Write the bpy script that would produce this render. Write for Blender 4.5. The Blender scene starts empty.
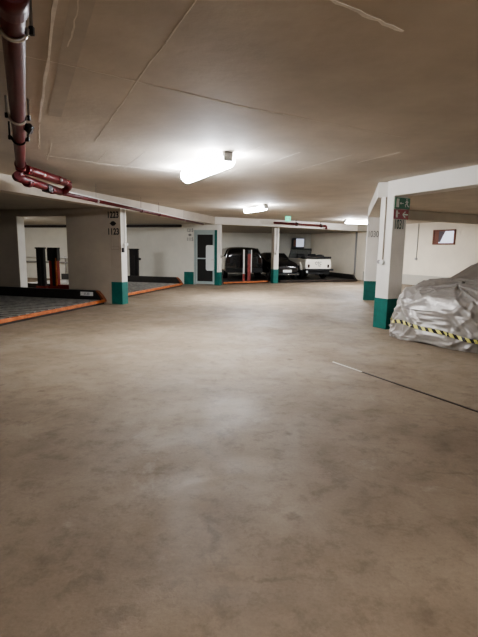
import bpy, bmesh, math, random
from mathutils import Vector, Matrix, noise
random.seed(4)
S = bpy.context.scene
COL = S.collection
R = math.radians
V = Vector

# ------------------------------------------------------------------ materials
def mat(name, col, rough=.6, metal=0., var=.0, scale=4., bump=0., bscale=60., emit=None, estr=0., trans=0., col2=None, coat=0.):
    m = bpy.data.materials.new(name); m.use_nodes = True
    nt = m.node_tree; N = nt.nodes; L = nt.links
    b = N['Principled BSDF']
    b.inputs['Base Color'].default_value = (*col, 1)
    b.inputs['Roughness'].default_value = rough
    b.inputs['Metallic'].default_value = metal
    if coat: b.inputs['Coat Weight'].default_value = coat
    if trans:
        b.inputs['Transmission Weight'].default_value = trans
    if emit:
        b.inputs['Emission Color'].default_value = (*emit, 1); b.inputs['Emission Strength'].default_value = estr
    tc = N.new('ShaderNodeTexCoord')
    if var or col2:
        n = N.new('ShaderNodeTexNoise'); n.inputs['Scale'].default_value = scale; n.inputs['Detail'].default_value = 6; n.inputs['Roughness'].default_value = .62
        L.new(tc.outputs['Object'], n.inputs['Vector'])
        r = N.new('ShaderNodeValToRGB')
        c2 = col2 if col2 else tuple(c * (1 - var) for c in col)
        c1 = col if col2 else tuple(min(1, c * (1 + var * .5)) for c in col)
        r.color_ramp.elements[0].position = .32; r.color_ramp.elements[0].color = (*c2, 1)
        r.color_ramp.elements[1].position = .68; r.color_ramp.elements[1].color = (*c1, 1)
        L.new(n.outputs['Fac'], r.inputs['Fac']); L.new(r.outputs['Color'], b.inputs['Base Color'])
    if bump:
        n2 = N.new('ShaderNodeTexNoise'); n2.inputs['Scale'].default_value = bscale; n2.inputs['Detail'].default_value = 5
        L.new(tc.outputs['Object'], n2.inputs['Vector'])
        bp = N.new('ShaderNodeBump'); bp.inputs['Strength'].default_value = bump; bp.inputs['Distance'].default_value = .02
        L.new(n2.outputs['Fac'], bp.inputs['Height']); L.new(bp.outputs['Normal'], b.inputs['Normal'])
    return m

def floor_material():
    m = bpy.data.materials.new('sealed_concrete'); m.use_nodes = True
    nt = m.node_tree; N = nt.nodes; L = nt.links; b = N['Principled BSDF']
    geo = N.new('ShaderNodeNewGeometry')
    def noise_(scale, detail=6, rough=.6, dist=0, vec=None):
        n = N.new('ShaderNodeTexNoise'); n.inputs['Scale'].default_value = scale; n.inputs['Detail'].default_value = detail
        n.inputs['Roughness'].default_value = rough; n.inputs['Distortion'].default_value = dist
        L.new(vec if vec else geo.outputs['Position'], n.inputs['Vector']); return n
    def ramp(src, p0, c0, p1, c1):
        r = N.new('ShaderNodeValToRGB'); r.color_ramp.elements[0].position = p0; r.color_ramp.elements[0].color = (*c0, 1)
        r.color_ramp.elements[1].position = p1; r.color_ramp.elements[1].color = (*c1, 1); L.new(src, r.inputs['Fac']); return r
    def mix(kind, f, a, bb):
        x = N.new('ShaderNodeMix'); x.data_type = 'RGBA'; x.blend_type = kind
        if isinstance(f, float): x.inputs[0].default_value = f
        else: L.new(f, x.inputs[0])
        L.new(a, x.inputs[6])
        if isinstance(bb, tuple): x.inputs[7].default_value = (*bb, 1)
        else: L.new(bb, x.inputs[7])
        return x.outputs[2]
    big = noise_(.55, 5, .6, .4)
    base = ramp(big.outputs['Fac'], .33, (.215, .166, .118), .68, (.335, .270, .200)).outputs['Color']
    mid = noise_(2.6, 8, .7, .6)
    base = mix('MULTIPLY', .75, base, ramp(mid.outputs['Fac'], .33, (.74, .72, .69), .62, (1, 1, 1)).outputs['Color'])
    fine = noise_(55, 4, .7)
    base = mix('MULTIPLY', .5, base, ramp(fine.outputs['Fac'], .3, (.78, .77, .75), .6, (1, 1, 1)).outputs['Color'])
    # scattered small dark drip marks
    vo = N.new('ShaderNodeTexVoronoi'); vo.inputs['Scale'].default_value = 1.9; L.new(mix('MIX', .06, geo.outputs['Position'], noise_(9, 3).outputs['Color']), vo.inputs['Vector'])
    spot = ramp(vo.outputs['Distance'], .035, (.45, .42, .40), .085, (1, 1, 1)).outputs['Color']
    base = mix('MULTIPLY', .55, base, spot)
    # pale scuffs
    sc = noise_(1.2, 9, .75, 1.2)
    base = mix('MIX', ramp(sc.outputs['Fac'], .60, (0, 0, 0), .72, (.35, .35, .35)).outputs['Color'], base, (.42, .38, .32))
    # hairline cracks
    v2 = N.new('ShaderNodeTexVoronoi'); v2.feature = 'DISTANCE_TO_EDGE'; v2.inputs['Scale'].default_value = 1.3
    L.new(mix('MIX', .25, geo.outputs['Position'], noise_(2.2, 6).outputs['Color']), v2.inputs['Vector'])
    cm = noise_(.9, 2); cf = ramp(cm.outputs['Fac'], .50, (0, 0, 0), .62, (.35, .35, .35)).outputs['Color']
    base = mix('MULTIPLY', cf, base, ramp(v2.outputs['Distance'], .002, (.5, .47, .44), .010, (1, 1, 1)).outputs['Color'])
    blot = noise_(5.5, 8, .75, .15)
    base = mix('MULTIPLY', .55, base, ramp(blot.outputs['Fac'], .36, (.60, .57, .54), .50, (1, 1, 1)).outputs['Color'])
    v3 = N.new('ShaderNodeTexVoronoi'); v3.inputs['Scale'].default_value = 1.15; L.new(mix('MIX', .10, geo.outputs['Position'], noise_(12, 4).outputs['Color']), v3.inputs['Vector'])
    base = mix('MULTIPLY', .8, base, ramp(v3.outputs['Distance'], .030, (.40, .36, .33), .075, (1, 1, 1)).outputs['Color'])
    L.new(base, b.inputs['Base Color'])
    rr = N.new('ShaderNodeMapRange'); rr.inputs[1].default_value = .3; rr.inputs[2].default_value = .7; rr.inputs[3].default_value = .50; rr.inputs[4].default_value = .78
    L.new(noise_(1.5, 7, .65, .8).outputs['Fac'], rr.inputs[0]); L.new(rr.outputs[0], b.inputs['Roughness'])
    bp = N.new('ShaderNodeBump'); b.inputs['Specular IOR Level'].default_value = .38; bp.inputs['Strength'].default_value = .2; bp.inputs['Distance'].default_value = .01
    L.new(noise_(30, 6, .7).outputs['Fac'], bp.inputs['Height']); L.new(bp.outputs['Normal'], b.inputs['Normal'])
    return m

def stripe_material():
    m = bpy.data.materials.new('hazard_stripe'); m.use_nodes = True
    nt = m.node_tree; N = nt.nodes; L = nt.links; b = N['Principled BSDF']
    uv = N.new('ShaderNodeUVMap'); sep = N.new('ShaderNodeSeparateXYZ'); L.new(uv.outputs['UV'], sep.inputs[0])
    ad = N.new('ShaderNodeMath'); ad.operation = 'ADD'; L.new(sep.outputs[0], ad.inputs[0]); L.new(sep.outputs[1], ad.inputs[1])
    fr = N.new('ShaderNodeMath'); fr.operation = 'FRACT'; L.new(ad.outputs[0], fr.inputs[0])
    gt = N.new('ShaderNodeMath'); gt.operation = 'GREATER_THAN'; gt.inputs[1].default_value = .5; L.new(fr.outputs[0], gt.inputs[0])
    mx = N.new('ShaderNodeMix'); mx.data_type = 'RGBA'; L.new(gt.outputs[0], mx.inputs[0])
    mx.inputs[6].default_value = (.012, .012, .014, 1); mx.inputs[7].default_value = (.80, .76, .22, 1)
    L.new(mx.outputs[2], b.inputs['Base Color']); b.inputs['Roughness'].default_value = .45
    return m

M = dict(
    floor=floor_material(),
    ceil=mat('painted_ceiling', (.56, .50, .42), .75, var=.17, scale=.9, bump=.12, bscale=12),
    seam=mat('seam_filler', (.86, .82, .74), .8, var=.15, scale=9),
    seam2=mat('seam_filler_dull', (.72, .67, .59), .8, var=.15, scale=9),
    wall=mat('white_wall', (.72, .70, .62), .8, var=.07, scale=1.5, bump=.12, bscale=35),
    wallw=mat('cream_wall', (.84, .76, .62), .8, var=.06, scale=1.5, bump=.12, bscale=35),
    beam=mat('white_beam', (.80, .77, .71), .75, var=.05, scale=2, bump=.12, bscale=35),
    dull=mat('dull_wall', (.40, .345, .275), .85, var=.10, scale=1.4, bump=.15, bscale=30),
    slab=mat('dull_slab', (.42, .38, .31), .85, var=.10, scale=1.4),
    rust=mat('rust_orange_paint', (.24, .075, .03), .6, var=.4, scale=9),
    teal=mat('teal_paint', (.008, .135, .112), .5, var=.25, scale=5),
    red=mat('red_pipe_paint', (.095, .006, .008), .40, var=.25, scale=8, coat=.08),
    redl=mat('red_lift_paint', (.22, .02, .012), .45, var=.3, scale=8),
    orange=mat('orange_paint', (.50, .155, .05), .6, var=.4, scale=7),
    steel=mat('galvanised_steel', (.52, .50, .47), .38, metal=.8, var=.15, scale=12),
    deck=mat('galvanised_deck', (.40, .39, .36), .42, metal=.35, var=.45, scale=7, bump=.3, bscale=18),
    black=mat('black_steel', (.012, .011, .011), .45),
    rail=mat('dark_rail', (.022, .019, .017), .5, var=.3, scale=6),
    plast=mat('white_plastic', (.75, .74, .70), .4),
    grey=mat('grey_plastic', (.30, .29, .27), .5),
    text=mat('stencil_paint', (.012, .012, .012), .7),
    textg=mat('faded_stencil_paint', (.22, .22, .21), .7),
    textt=mat('teal_stencil_paint', (.03, .09, .08), .7),
    outline=mat('faint_outline', (.30, .255, .205), .8),
    tube=mat('tube_glow', (1, 1, 1), .4, emit=(.93, .96, 1.0), estr=38),
    cover=mat('silver_cover', (.34, .315, .285), .38, metal=.25, var=.12, scale=3, bump=.35, bscale=11),
    stripe=stripe_material(),
    blackcar=mat('black_car_paint', (.006, .006, .008), .18, coat=.6),
    whitecar=mat('white_car_paint', (.80, .76, .66), .35, coat=.3),
    glass=mat('dark_glass', (.010, .011, .013), .08),
    clear=mat('clear_glass', (.75, .8, .8), .05, trans=.9),
    rubber=mat('tyre_rubber', (.012, .012, .012), .8),
    chrome=mat('chrome', (.7, .7, .7), .15, metal=1),
    tail=mat('tail_lamp', (.02, .003, .003), .2),
    lamp=mat('clear_lamp', (.6, .62, .62), .15),
    plate=mat('number_plate', (.80, .80, .78), .4),
    frame=mat('door_frame_grey', (.40, .47, .46), .45, metal=.2),
    pane=mat('door_pane', (.028, .028, .028), .25),
    doorplate=mat('pale_door_plate', (.62, .66, .64), .5),
    sgreen=mat('exit_green', (.012, .13, .05), .4),
    sgreenl=mat('lit_exit_green', (.02, .35, .22), .4, emit=(.1, .9, .55), estr=.9),
    sred=mat('sign_red', (.24, .018, .018), .4),
    swhite=mat('sign_white', (.62, .62, .56), .4),
    winframe=mat('red_brown_wood', (.19, .07, .04), .6, var=.2, scale=12),
    sky=mat('frosted_daylight_pane', (.62, .64, .72), .3, emit=(.62, .66, .80), estr=.55),
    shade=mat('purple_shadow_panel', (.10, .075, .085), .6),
    cream=mat('lower_wall_band', (.52, .49, .42), .7, var=.08, scale=2),
    cloth=mat('black_canvas', (.015, .014, .013), .8),
    joint=mat('floor_joint', (.035, .022, .016), .6),
    jointw=mat('worn_bright_joint', (.62, .58, .50), .4, metal=.3),
)

# ------------------------------------------------------------------ mesh builder
class MB:
    def __init__(s): s.bm = bmesh.new(); s.uv = None
    def box(s, x0, x1, y0, y1, z0, z1, mtx=None):
        r = bmesh.ops.create_cube(s.bm, size=1)
        T = Matrix.Translation(((x0+x1)/2, (y0+y1)/2, (z0+z1)/2)) @ Matrix.Diagonal((abs(x1-x0), abs(y1-y0), abs(z1-z0), 1))
        bmesh.ops.transform(s.bm, matrix=(mtx @ T) if mtx else T, verts=r['verts']); return s
    def prism(s, pts, z0, z1):
        a = [s.bm.verts.new((p[0], p[1], z0)) for p in pts]; b = [s.bm.verts.new((p[0], p[1], z1)) for p in pts]
        n = len(pts); s.bm.faces.new(a[::-1]); s.bm.faces.new(b)
        for i in range(n): s.bm.faces.new((a[i], a[(i+1) % n], b[(i+1) % n], b[i]))
        return s
    def extrude_profile(s, pts, x0, x1):       # pts in (y,z), extruded along x
        a = [s.bm.verts.new((x0, p[0], p[1])) for p in pts]; b = [s.bm.verts.new((x1, p[0], p[1])) for p in pts]
        n = len(pts); s.bm.faces.new(a); s.bm.faces.new(b[::-1])
        for i in range(n): s.bm.faces.new((a[i], b[i], b[(i+1) % n], a[(i+1) % n]))
        return s
    def tube(s, pts, rad, n=14, cap=True):
        pts = [V(p) for p in pts]; rings = []
        for i, p in enumerate(pts):
            d = (pts[min(i+1, len(pts)-1)] - pts[max(i-1, 0)]).normalized()
            up = V((0, 0, 1)) if abs(d.z) < .9 else V((1, 0, 0))
            a = d.cross(up).normalized(); b = a.cross(d).normalized()
            rr = rad[i] if isinstance(rad, (list, tuple)) else rad
            rings.append([s.bm.verts.new(p + a*math.cos(t)*rr + b*math.sin(t)*rr) for t in [2*math.pi*k/n for k in range(n)]])
        for q in range(len(rings)-1):
            for k in range(n): 
                f = s.bm.faces.new((rings[q][k], rings[q][(k+1) % n], rings[q+1][(k+1) % n], rings[q+1][k])); f.smooth = True
        if cap: s.bm.faces.new(rings[0][::-1]); s.bm.faces.new(rings[-1])
        return s
    def quad(s, *p):
        s.bm.faces.new([s.bm.verts.new(q) for q in p]); return s
    def done(s, name, m, parent=None, bevel=0, loc=None, rotz=None, kind=None, smooth=False):
        bmesh.ops.recalc_face_normals(s.bm, faces=s.bm.faces[:])
        me = bpy.data.meshes.new(name); s.bm.to_mesh(me); s.bm.free()
        me.materials.append(m)
        if smooth:
            for p in me.polygons: p.use_smooth = True
        o = bpy.data.objects.new(name, me); COL.objects.link(o)
        if parent: o.parent = parent
        if loc is not None: o.location = loc
        if rotz is not None: o.rotation_euler = (0, 0, rotz)
        if bevel:
            b = o.modifiers.new('bevel', 'BEVEL'); b.width = bevel; b.segments = 2; b.limit_method = 'ANGLE'
        if kind: o['kind'] = kind
        return o

def thing(name, label, cat, loc=(0, 0, 0), rotz=0, group=None):
    o = bpy.data.objects.new(name, None); COL.objects.link(o); o.location = loc; o.rotation_euler = (0, 0, rotz)
    o.empty_display_size = .1
    o['label'] = label; o['category'] = cat
    if group: o['group'] = group
    return o
def tag(o, label, cat, group=None):
    o['label'] = label; o['category'] = cat
    if group: o['group'] = group
    return o
def text(name, body, size, m, parent, loc, rot, depth=.002, sx=1.0, bold=0.0):
    c = bpy.data.curves.new(name, 'FONT'); c.body = body; c.size = size; c.extrude = depth; c.align_x = 'CENTER'; c.align_y = 'CENTER'; c.offset = bold
    t = bpy.data.objects.new(name + '_tmp', c); COL.objects.link(t)
    bpy.context.view_layer.update()
    me = bpy.data.meshes.new_from_object(t.evaluated_get(bpy.context.evaluated_depsgraph_get()))
    bpy.data.objects.remove(t)
    me.materials.clear(); me.materials.append(m)
    o = bpy.data.objects.new(name, me); COL.objects.link(o); o.parent = parent; o.location = loc; o.rotation_euler = rot; o.scale = (sx, 1, 1)
    return o
def copy_tree(o, parent=None):
    c = o.copy(); COL.objects.link(c); c.parent = parent
    for ch in [q for q in list(bpy.data.objects) if q.parent == o]: copy_tree(ch, c)
    return c

# ------------------------------------------------------------------ directions of the place
LANE = R(72)                       # rotation taking local x to the lane direction (left beam line)
l = V((math.cos(LANE), math.sin(LANE))); mm = V((-l.y, l.x))
GR = R(116)                        # local x -> formwork direction, away to the left
u = V((math.cos(GR), math.sin(GR))); v = V((-u.y, u.x)) * -1
C0 = V((-2.94, 11.0)); D0 = V((-.82, 17.42))
H = 2.65; HB = 2.38

def P(o, a, d, b=0, e=None):       # point = o + a*d + b*e
    q = o + d*a
    return q + e*b if e is not None else q

# ------------------------------------------------------------------ shell
MB().box(-17, 22, -6, 33, -.1, 0).done('floor', M['floor'], kind='structure')
MB().box(-17, 22, -6, 33, H, H+.15).done('ceiling', M['ceil'], kind='structure')
# lower slab over the left bays and the far bays
E1 = V((-4.2, 7.85)); 
pA = E1 + (V((-1.05, 17.1)) - E1) * -1.48
slabp = [(-17, -6), (pA.x, pA.y), (-1.0, 17.25), (1.45, 18.35), (5.45, 21.1), (6.9, 21.2), (.2, 33), (-17, 33)]
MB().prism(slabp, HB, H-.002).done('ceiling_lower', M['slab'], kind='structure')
# white painted fascia of that slab
def strip_wall(a, b, th, z0, z1):
    a = V(a); b = V(b); d = (b-a).normalized(); n = V((d.y, -d.x))
    return [a, b, b - n*th, a - n*th]
MB().prism([(p.x, p.y) for p in strip_wall((pA.x+.02, pA.y), (-.98, 17.23), .3, 0, 0)], HB-.012, H-.004).done('trim_1', M['ceil'], kind='structure')
MB().prism([(p.x, p.y) for p in strip_wall((-.98, 17.22), (1.47, 18.32), .3, 0, 0)], HB-.012, H-.004).done('trim_2', M['beam'], kind='structure')
MB().prism([(p.x, p.y) for p in strip_wall((1.47, 18.32), (5.5, 21.05), .3, 0, 0)], HB-.012, H-.004).done('trim_3', M['beam'], kind='structure')

# outer walls
RW0 = V((7.4, 19.75)); rd = V((-.485, .875)).normalized(); rn = V((rd.y, -rd.x))
a = RW0 + rd*14; b = RW0 - rd*29
MB().prism([(a.x, a.y), (a.x+rn.x*.25, a.y+rn.y*.25), (b.x+rn.x*.25, b.y+rn.y*.25), (b.x, b.y)], 0, H).done('wall_right', M['wallw'], kind='structure')
MB().box(-13, 4.6, 25.75, 26.0, 0, HB).done('wall_back', M['wall'], kind='structure')
MB().box(-17, 22, -6.2, -6, 0, H).done('wall_front', M['wall'], kind='structure')
LW = C0 + mm*10.5
a = LW - l*19; b = LW + l*13
MB().prism([(a.x, a.y), (b.x, b.y), (b.x+mm.x*.25, b.y+mm.y*.25), (a.x+mm.x*.25, a.y+mm.y*.25)], 0, HB).done('wall_left', M['wall'], kind='structure')
# lower band on right wall (stops at the bay)
a = RW0 + rd*2.6; b = RW0 - rd*12; t = -.012
MB().prism([(a.x+rn.x*t, a.y+rn.y*t), (a.x, a.y), (b.x, b.y), (b.x+rn.x*t, b.y+rn.y*t)], 0, .44).done('baseboard_right', M['cream'], kind='structure')

# wing wall with opening, nearer bay (one structure), thickness .25 along lane
def wing_prism(mb, o, t0, t1, z0, z1, th=.25):
    p = [o + mm*t0, o + mm*t0 + l*th, o + mm*t1 + l*th, o + mm*t1]
    mb.prism([(q.x, q.y) for q in p], z0, z1)
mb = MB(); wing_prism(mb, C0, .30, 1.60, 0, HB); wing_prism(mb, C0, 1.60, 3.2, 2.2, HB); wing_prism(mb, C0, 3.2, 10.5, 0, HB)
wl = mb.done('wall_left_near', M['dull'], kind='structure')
mb = MB(); p = [C0+mm*3.185+l*.004, C0+mm*3.185+l*.25, C0+mm*3.198+l*.25, C0+mm*3.198+l*.004]
mb.prism([(q.x, q.y) for q in p], 0, 2.2).done('lit_reveal', M['wall'], wl)  # white lining: light on this side of the opening put into its colour
p = [C0+mm*.0, C0+mm*.0+l*.25, C0+mm*.30+l*.25, C0+mm*.30]
t = thing('concrete_pillar', 'pillar end of the dull dividing wall, narrow bright edge above teal base, beside the platform with the label plate', 'pillar', (C0.x, C0.y, 0), LANE)
# local frame: x along lane, y = into bay
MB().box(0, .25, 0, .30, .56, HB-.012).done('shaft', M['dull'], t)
MB().box(.002, .248, -.006, 0, .56, HB-.012).done('lit_face', M['beam'], t)  # white sheet on the dull shaft, lamplight on this end painted in
MB().box(-.006, .25, -.008, .30, 0, .56).done('painted_base', M['teal'], t)
cd = MB().tube([(.13, -.03, HB-.03), (.13, -.03, 1.52)], .014).done('conduit', M['plast'], t)
MB().box(.09, .17, -.055, -.008, 1.40, 1.52).done('switch_box', M['plast'], t, .006)
MB().box(.02, .085, -.05, -.008, 1.30, 1.41).done('black_socket', M['black'], t, .006)
MB().box(.18, .235, -.06, -.01, 1.46, 1.53).done('cable_gland', M['plast'], t, .006)
# numbers on the wall face (faces the camera: local -x)
def numbers(parent, base, mt, top, bot, s=1.0, prefix=''):
    rot = (R(90), 0, R(-90))
    text('number_marking', top, .19*s, mt, parent, (base[0], base[1], base[2]), rot, sx=.80, bold=.005)
    text('number_marking', bot, .19*s, mt, parent, (base[0], base[1], base[2]-.36*s), rot, sx=.80, bold=.005)
    mb = MB()
    n = 20; c = V((base[0], base[1], base[2]-.18*s)); r = .05*s
    mb.bm.faces.new([mb.bm.verts.new((c.x, c.y+math.cos(q)*r, c.z+math.sin(q)*r)) for q in [2*math.pi*k/n for k in range(n)]])
    for sg in (-1, 1):
        mb.quad((c.x, c.y+sg*.02*s, c.z+.055*s), (c.x, c.y+sg*.085*s, c.z), (c.x, c.y+sg*.02*s, c.z-.055*s))
    mb.done('arrow_marking', mt, parent)
nb = bpy.data.objects.new('stall_number', None); COL.objects.link(nb); nb.location = (C0.x, C0.y, 0); nb.rotation_euler = (0, 0, LANE)
tag(nb, 'black painted numbers 1223 and 1123 with a double arrow on the dull dividing wall', 'sign')
numbers(nb, (-.008, .205, 2.20), M['text'], '1223', '1123', 1.12)
mb = MB()
for (y0, y1, z0, z1) in ((.04, .27, 1.715, 1.73), (.04, .27, 1.36, 1.375), (.255, .27, 1.36, 1.73), (.04, .055, 1.36, 1.73), (.04, .27, 1.43, 1.44)):
    mb.box(-.010, -.0005, y0, y1, z0, z1)
tag(mb.done('outlined_panel', M['outline'], loc=(C0.x, C0.y, 0), rotz=LANE), 'faint rectangular outline panel on the dull wall under the numbers 1223 and 1123', 'panel')

# far dividing wall with the door
mb = MB(); wing_prism(mb, D0, 1.08, 14.2, 0, HB); wing_prism(mb, D0, .0, 1.08, 2.16, HB)
mb.done('wall_left_far', M['wall'], kind='structure')
t = thing('door_1', '', '', (D0.x, D0.y, 0), LANE)
del t['label']; del t['category']; t['kind'] = 'structure'
MB().box(.03, .2, .075, .20, 0, 2.16).done('teal_jamb', M['teal'], t)
MB().box(.03, .2, .20, 1.08, 2.09, 2.16).done('teal_lintel', M['frame'], t)
MB().box(.03, .2, 1.03, 1.08, 0, 2.09).done('jamb', M['frame'], t)
fr = MB()
for (y0, y1, z0, z1) in ((.20, .29, .03, 2.09), (.95, 1.03, .03, 2.09), (.29, .95, 1.98, 2.09), (.29, .95, .03, .14), (.29, .95, 1.02, 1.07)):
    fr.box(.06, .11, y0, y1, z0, z1)
fr.done('frame', M['frame'], t, .004)
MB().box(.075, .095, .29, .95, .14, 1.98).done('glass_pane', M['pane'], t)
pl = MB(); n = 6; pts = []
for cx_, cz_, a0 in ((.54, 1.50, 0), (.33, 1.50, 90), (.33, .64, 180), (.54, .64, 270)):
    for k in range(n+1):
        an = R(a0 + 90*k/n); pts.append((cx_+.07*math.cos(an), cz_+.07*math.sin(an)))
vv = [pl.bm.verts.new((.052, q[0]-.03, q[1])) for q in pts]; pl.bm.faces.new(vv)
vb = [pl.bm.verts.new((.074, q[0]-.03, q[1])) for q in pts]; pl.bm.faces.new(vb[::-1])
for i in range(len(vv)): pl.bm.faces.new((vv[i], vb[i], vb[(i+1) % len(vv)], vv[(i+1) % len(vv)]))
pl.done('pale_plate', M['doorplate'], t)  # pale rounded plate over the door glass
MB().tube([(.05, .245, 1.0), (.02, .245, 1.0), (.02, .33, 1.0)], .010).done('handle', M['steel'], t)
t = thing('concrete_pillar', 'slim white pillar with teal base immediately right of the glazed door', 'pillar', (D0.x, D0.y, 0), LANE)
MB().box(-.02, .22, -.03, .075, .52, HB-.012).done('shaft', M['beam'], t)
MB().box(-.026, .226, -.036, .075, 0, .52).done('painted_base', M['teal'], t)
MB().box(.07, .14, -.075, -.03, 1.08, 1.18).done('switch_box', M['grey'], t, .005)
o = MB().box(-.01, -.0005, 1.08, 1.50, 0, .50).done('painted_patch', M['teal'], loc=(D0.x, D0.y, 0), rotz=LANE)
tag(o, 'teal painted patch at the foot of the white wall left of the door', 'painted patch')
nb = bpy.data.objects.new('stall_number', None); COL.objects.link(nb); nb.location = (D0.x, D0.y, 0); nb.rotation_euler = (0, 0, LANE)
tag(nb, 'faded grey stall numbers with double arrow on white wall left of the glazed door', 'sign')
numbers(nb, (-.008, 1.24, 2.14), M['textg'], '1215', '1115', .98)
# dark cable tray / beam at the top of this wall
mb = MB(); p = [D0+mm*1.6-l*.12, D0+mm*1.6-l*.005, D0+mm*9.8-l*.005, D0+mm*9.8-l*.12]
mb.prism([(q.x, q.y) for q in p], HB-.12, HB-.02)
tag(mb.done('cable_tray', M['joint']), 'dark brown cable tray along the top of the white wall between the bays', 'cable tray')
# horizontal guard tubes on the far wall, seen through the opening
t = thing('guard_rail', 'pair of horizontal pale tubes on the white wall seen through the opening', 'rail')
for z, mt in ((.96, 'plast'), (.74, 'grey')):
    q0 = D0+mm*7.0-l*.1; q1 = D0+mm*9.6-l*.1
    MB().tube([(q0.x, q0.y, z), (q1.x, q1.y, z)], .035).done('tube', M[mt], t)
for k in (7.2, 9.4):
    q0 = D0+mm*k-l*.1
    MB().tube([(q0.x, q0.y, 0), (q0.x, q0.y, 1.0)], .03).done('upright', M['grey'], t)

# ------------------------------------------------------------------ free-standing pillars
def pillar(label, M0, rotz, wx, wy, base_h, htop, face='beam', side='beam'):
    # M0 = nearest corner; local x = along u-like direction, local -y = to the right-away
    t = thing('concrete_pillar', label, 'pillar', (M0[0], M0[1], 0), rotz)
    MB().box(0, wx, -wy, 0, base_h, htop).done('shaft', M[face], t, .006)
    MB().box(-.006, wx+.006, -wy-.006, .006, 0, base_h).done('painted_base', M['teal'], t, .004)
    return t
A0 = V((2.69, 7.95)); B0 = V((3.68, 12.72))
tA = pillar('large white pillar with teal base and exit signs beside the covered car', A0, R(118), .31, .34, .56, HB, 'beam')
# conduit + socket on the left face (local +y)
MB().tube([(.165, .018, HB-.005), (.165, .018, 1.24)], .011).done('conduit', M['dull'], tA)
s_ = MB().tube([(.165, .005, 1.22), (.165, .05, 1.22)], .045, 20).done('socket', M['plast'], tA)
s2 = MB().tube([(.235, .005, 1.225), (.235, .045, 1.225)], .035, 20).done('socket', M['grey'], tA)
text('number_marking', '1031', .235, M['textt'], tA, (-.004, -.16, 1.885), (R(90), 0, R(-90)), sx=.54)
def sign_frame(name, label, loc, rotz):
    return thing(name, label, 'sign', loc, rotz)
# signs: local frame of pillar A, the sign face points to local -x; writing runs along local -y
sg = thing('exit_sign', 'green exit sign with running figure at the top of the pillar by the covered car', 'sign', (A0.x, A0.y, 0), R(118))
MB().box(-.022, -.007, -.375, -.01, 2.165, 2.355).done('green_board', M['sgreen'], sg, .003)
g = MB()
g.box(-.026, -.022, -.10, -.035, 2.185, 2.335)                       # doorway
g.box(-.026, -.022, -.21, -.125, 2.252, 2.264)                      # arrow shaft
g.quad((-.026, -.15, 2.285), (-.026, -.15, 2.231), (-.026, -.12, 2.258))
c = (-.285, 2.325)
g.bm.faces.new([g.bm.verts.new((-.026, c[0]+.014*math.cos(q), c[1]+.014*math.sin(q))) for q in [k*math.pi/5 for k in range(10)]])
def limb(g, a, b, w=.009):
    d = V((b[0]-a[0], b[1]-a[1])).normalized(); n = V((-d.y, d.x))*w
    g.quad((-.026, a[0]+n.x, a[1]+n.y), (-.026, b[0]+n.x, b[1]+n.y), (-.026, b[0]-n.x, b[1]-n.y), (-.026, a[0]-n.x, a[1]-n.y))
limb(g, (-.285, 2.308), (-.295, 2.255), .013); limb(g, (-.29, 2.26), (-.255, 2.235)); limb(g, (-.255, 2.235), (-.265, 2.195))
limb(g, (-.295, 2.258), (-.318, 2.215)); limb(g, (-.318, 2.215), (-.345, 2.205)); limb(g, (-.285, 2.30), (-.25, 2.275), .007); limb(g, (-.287, 2.30), (-.325, 2.28), .007)
g.done('pictogram', M['swhite'], sg)
sg = thing('fire_hose_sign', 'red fire equipment sign with left arrow below the green exit sign', 'sign', (A0.x, A0.y, 0), R(118))
MB().box(-.022, -.007, -.355, .0, 1.985, 2.15).done('red_board', M['sred'], sg, .003)
g = MB()
g.box(-.026, -.022, -.085, -.04, 2.01, 2.13); g.box(-.026, -.022, -.125, -.09, 2.075, 2.095); g.done('hose_symbol', M['swhite'], sg); g = MB()
limb(g, (-.215, 2.068), (-.335, 2.068), .011); limb(g, (-.205, 2.068), (-.27, 2.12), .011); limb(g, (-.205, 2.068), (-.27, 2.016), .011)
g.done('arrow_symbol', M['swhite'], sg)

tB = pillar('white pillar with teal base and faded number, standing behind the signed pillar', V((3.65, 12.9)), R(76), .36, .35, .56, HB, 'beam')
text('number_marking', '1030', .25, M['textg'], tB, (-.009, -.17, 1.90), (R(90), 0, R(-90)), sx=.62)
# pillar in front of the parked cars
tE = pillar('white pillar with teal base between the black cars in the far bays', V((1.46, 19.02)), R(112), .26, .22, .60, HB-.014, 'beam')
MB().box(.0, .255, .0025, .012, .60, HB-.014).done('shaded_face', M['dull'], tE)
MB().tube([(-.03, -.11, HB-.03), (-.03, -.11, 1.42)], .014).done('conduit', M['grey'], tE)
MB().box(-.06, -.007, -.15, -.07, 1.30, 1.42).done('switch_box', M['plast'], tE, .005)
MB().box(-.055, -.007, -.08, -.02, 1.22, 1.31).done('socket', M['grey'], tE, .005)

# beams
def beam(name, a, b, w, z0=HB, z1=H-.003, m='beam'):
    a = V(a); b = V(b); d = (b-a).normalized(); n = V((d.y, -d.x))*w     # width to the right of a->b
    return MB().prism([(a.x, a.y), (b.x, b.y), (b.x+n.x, b.y+n.y), (a.x+n.x, a.y+n.y)], z0, z1).done(name, M[m], kind='structure')
beam('trim_4', (2.49, 8.24), (3.70, 13.1), .30)
e = V((2.60, 8.15)) - V((-.425, .905))*13
beam('trim_5', (e.x, e.y), (2.62, 8.11), .30)
beam('trim_6', (9.55, 15.9), (4.0, 13.32), -.30, m='slab')

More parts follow.
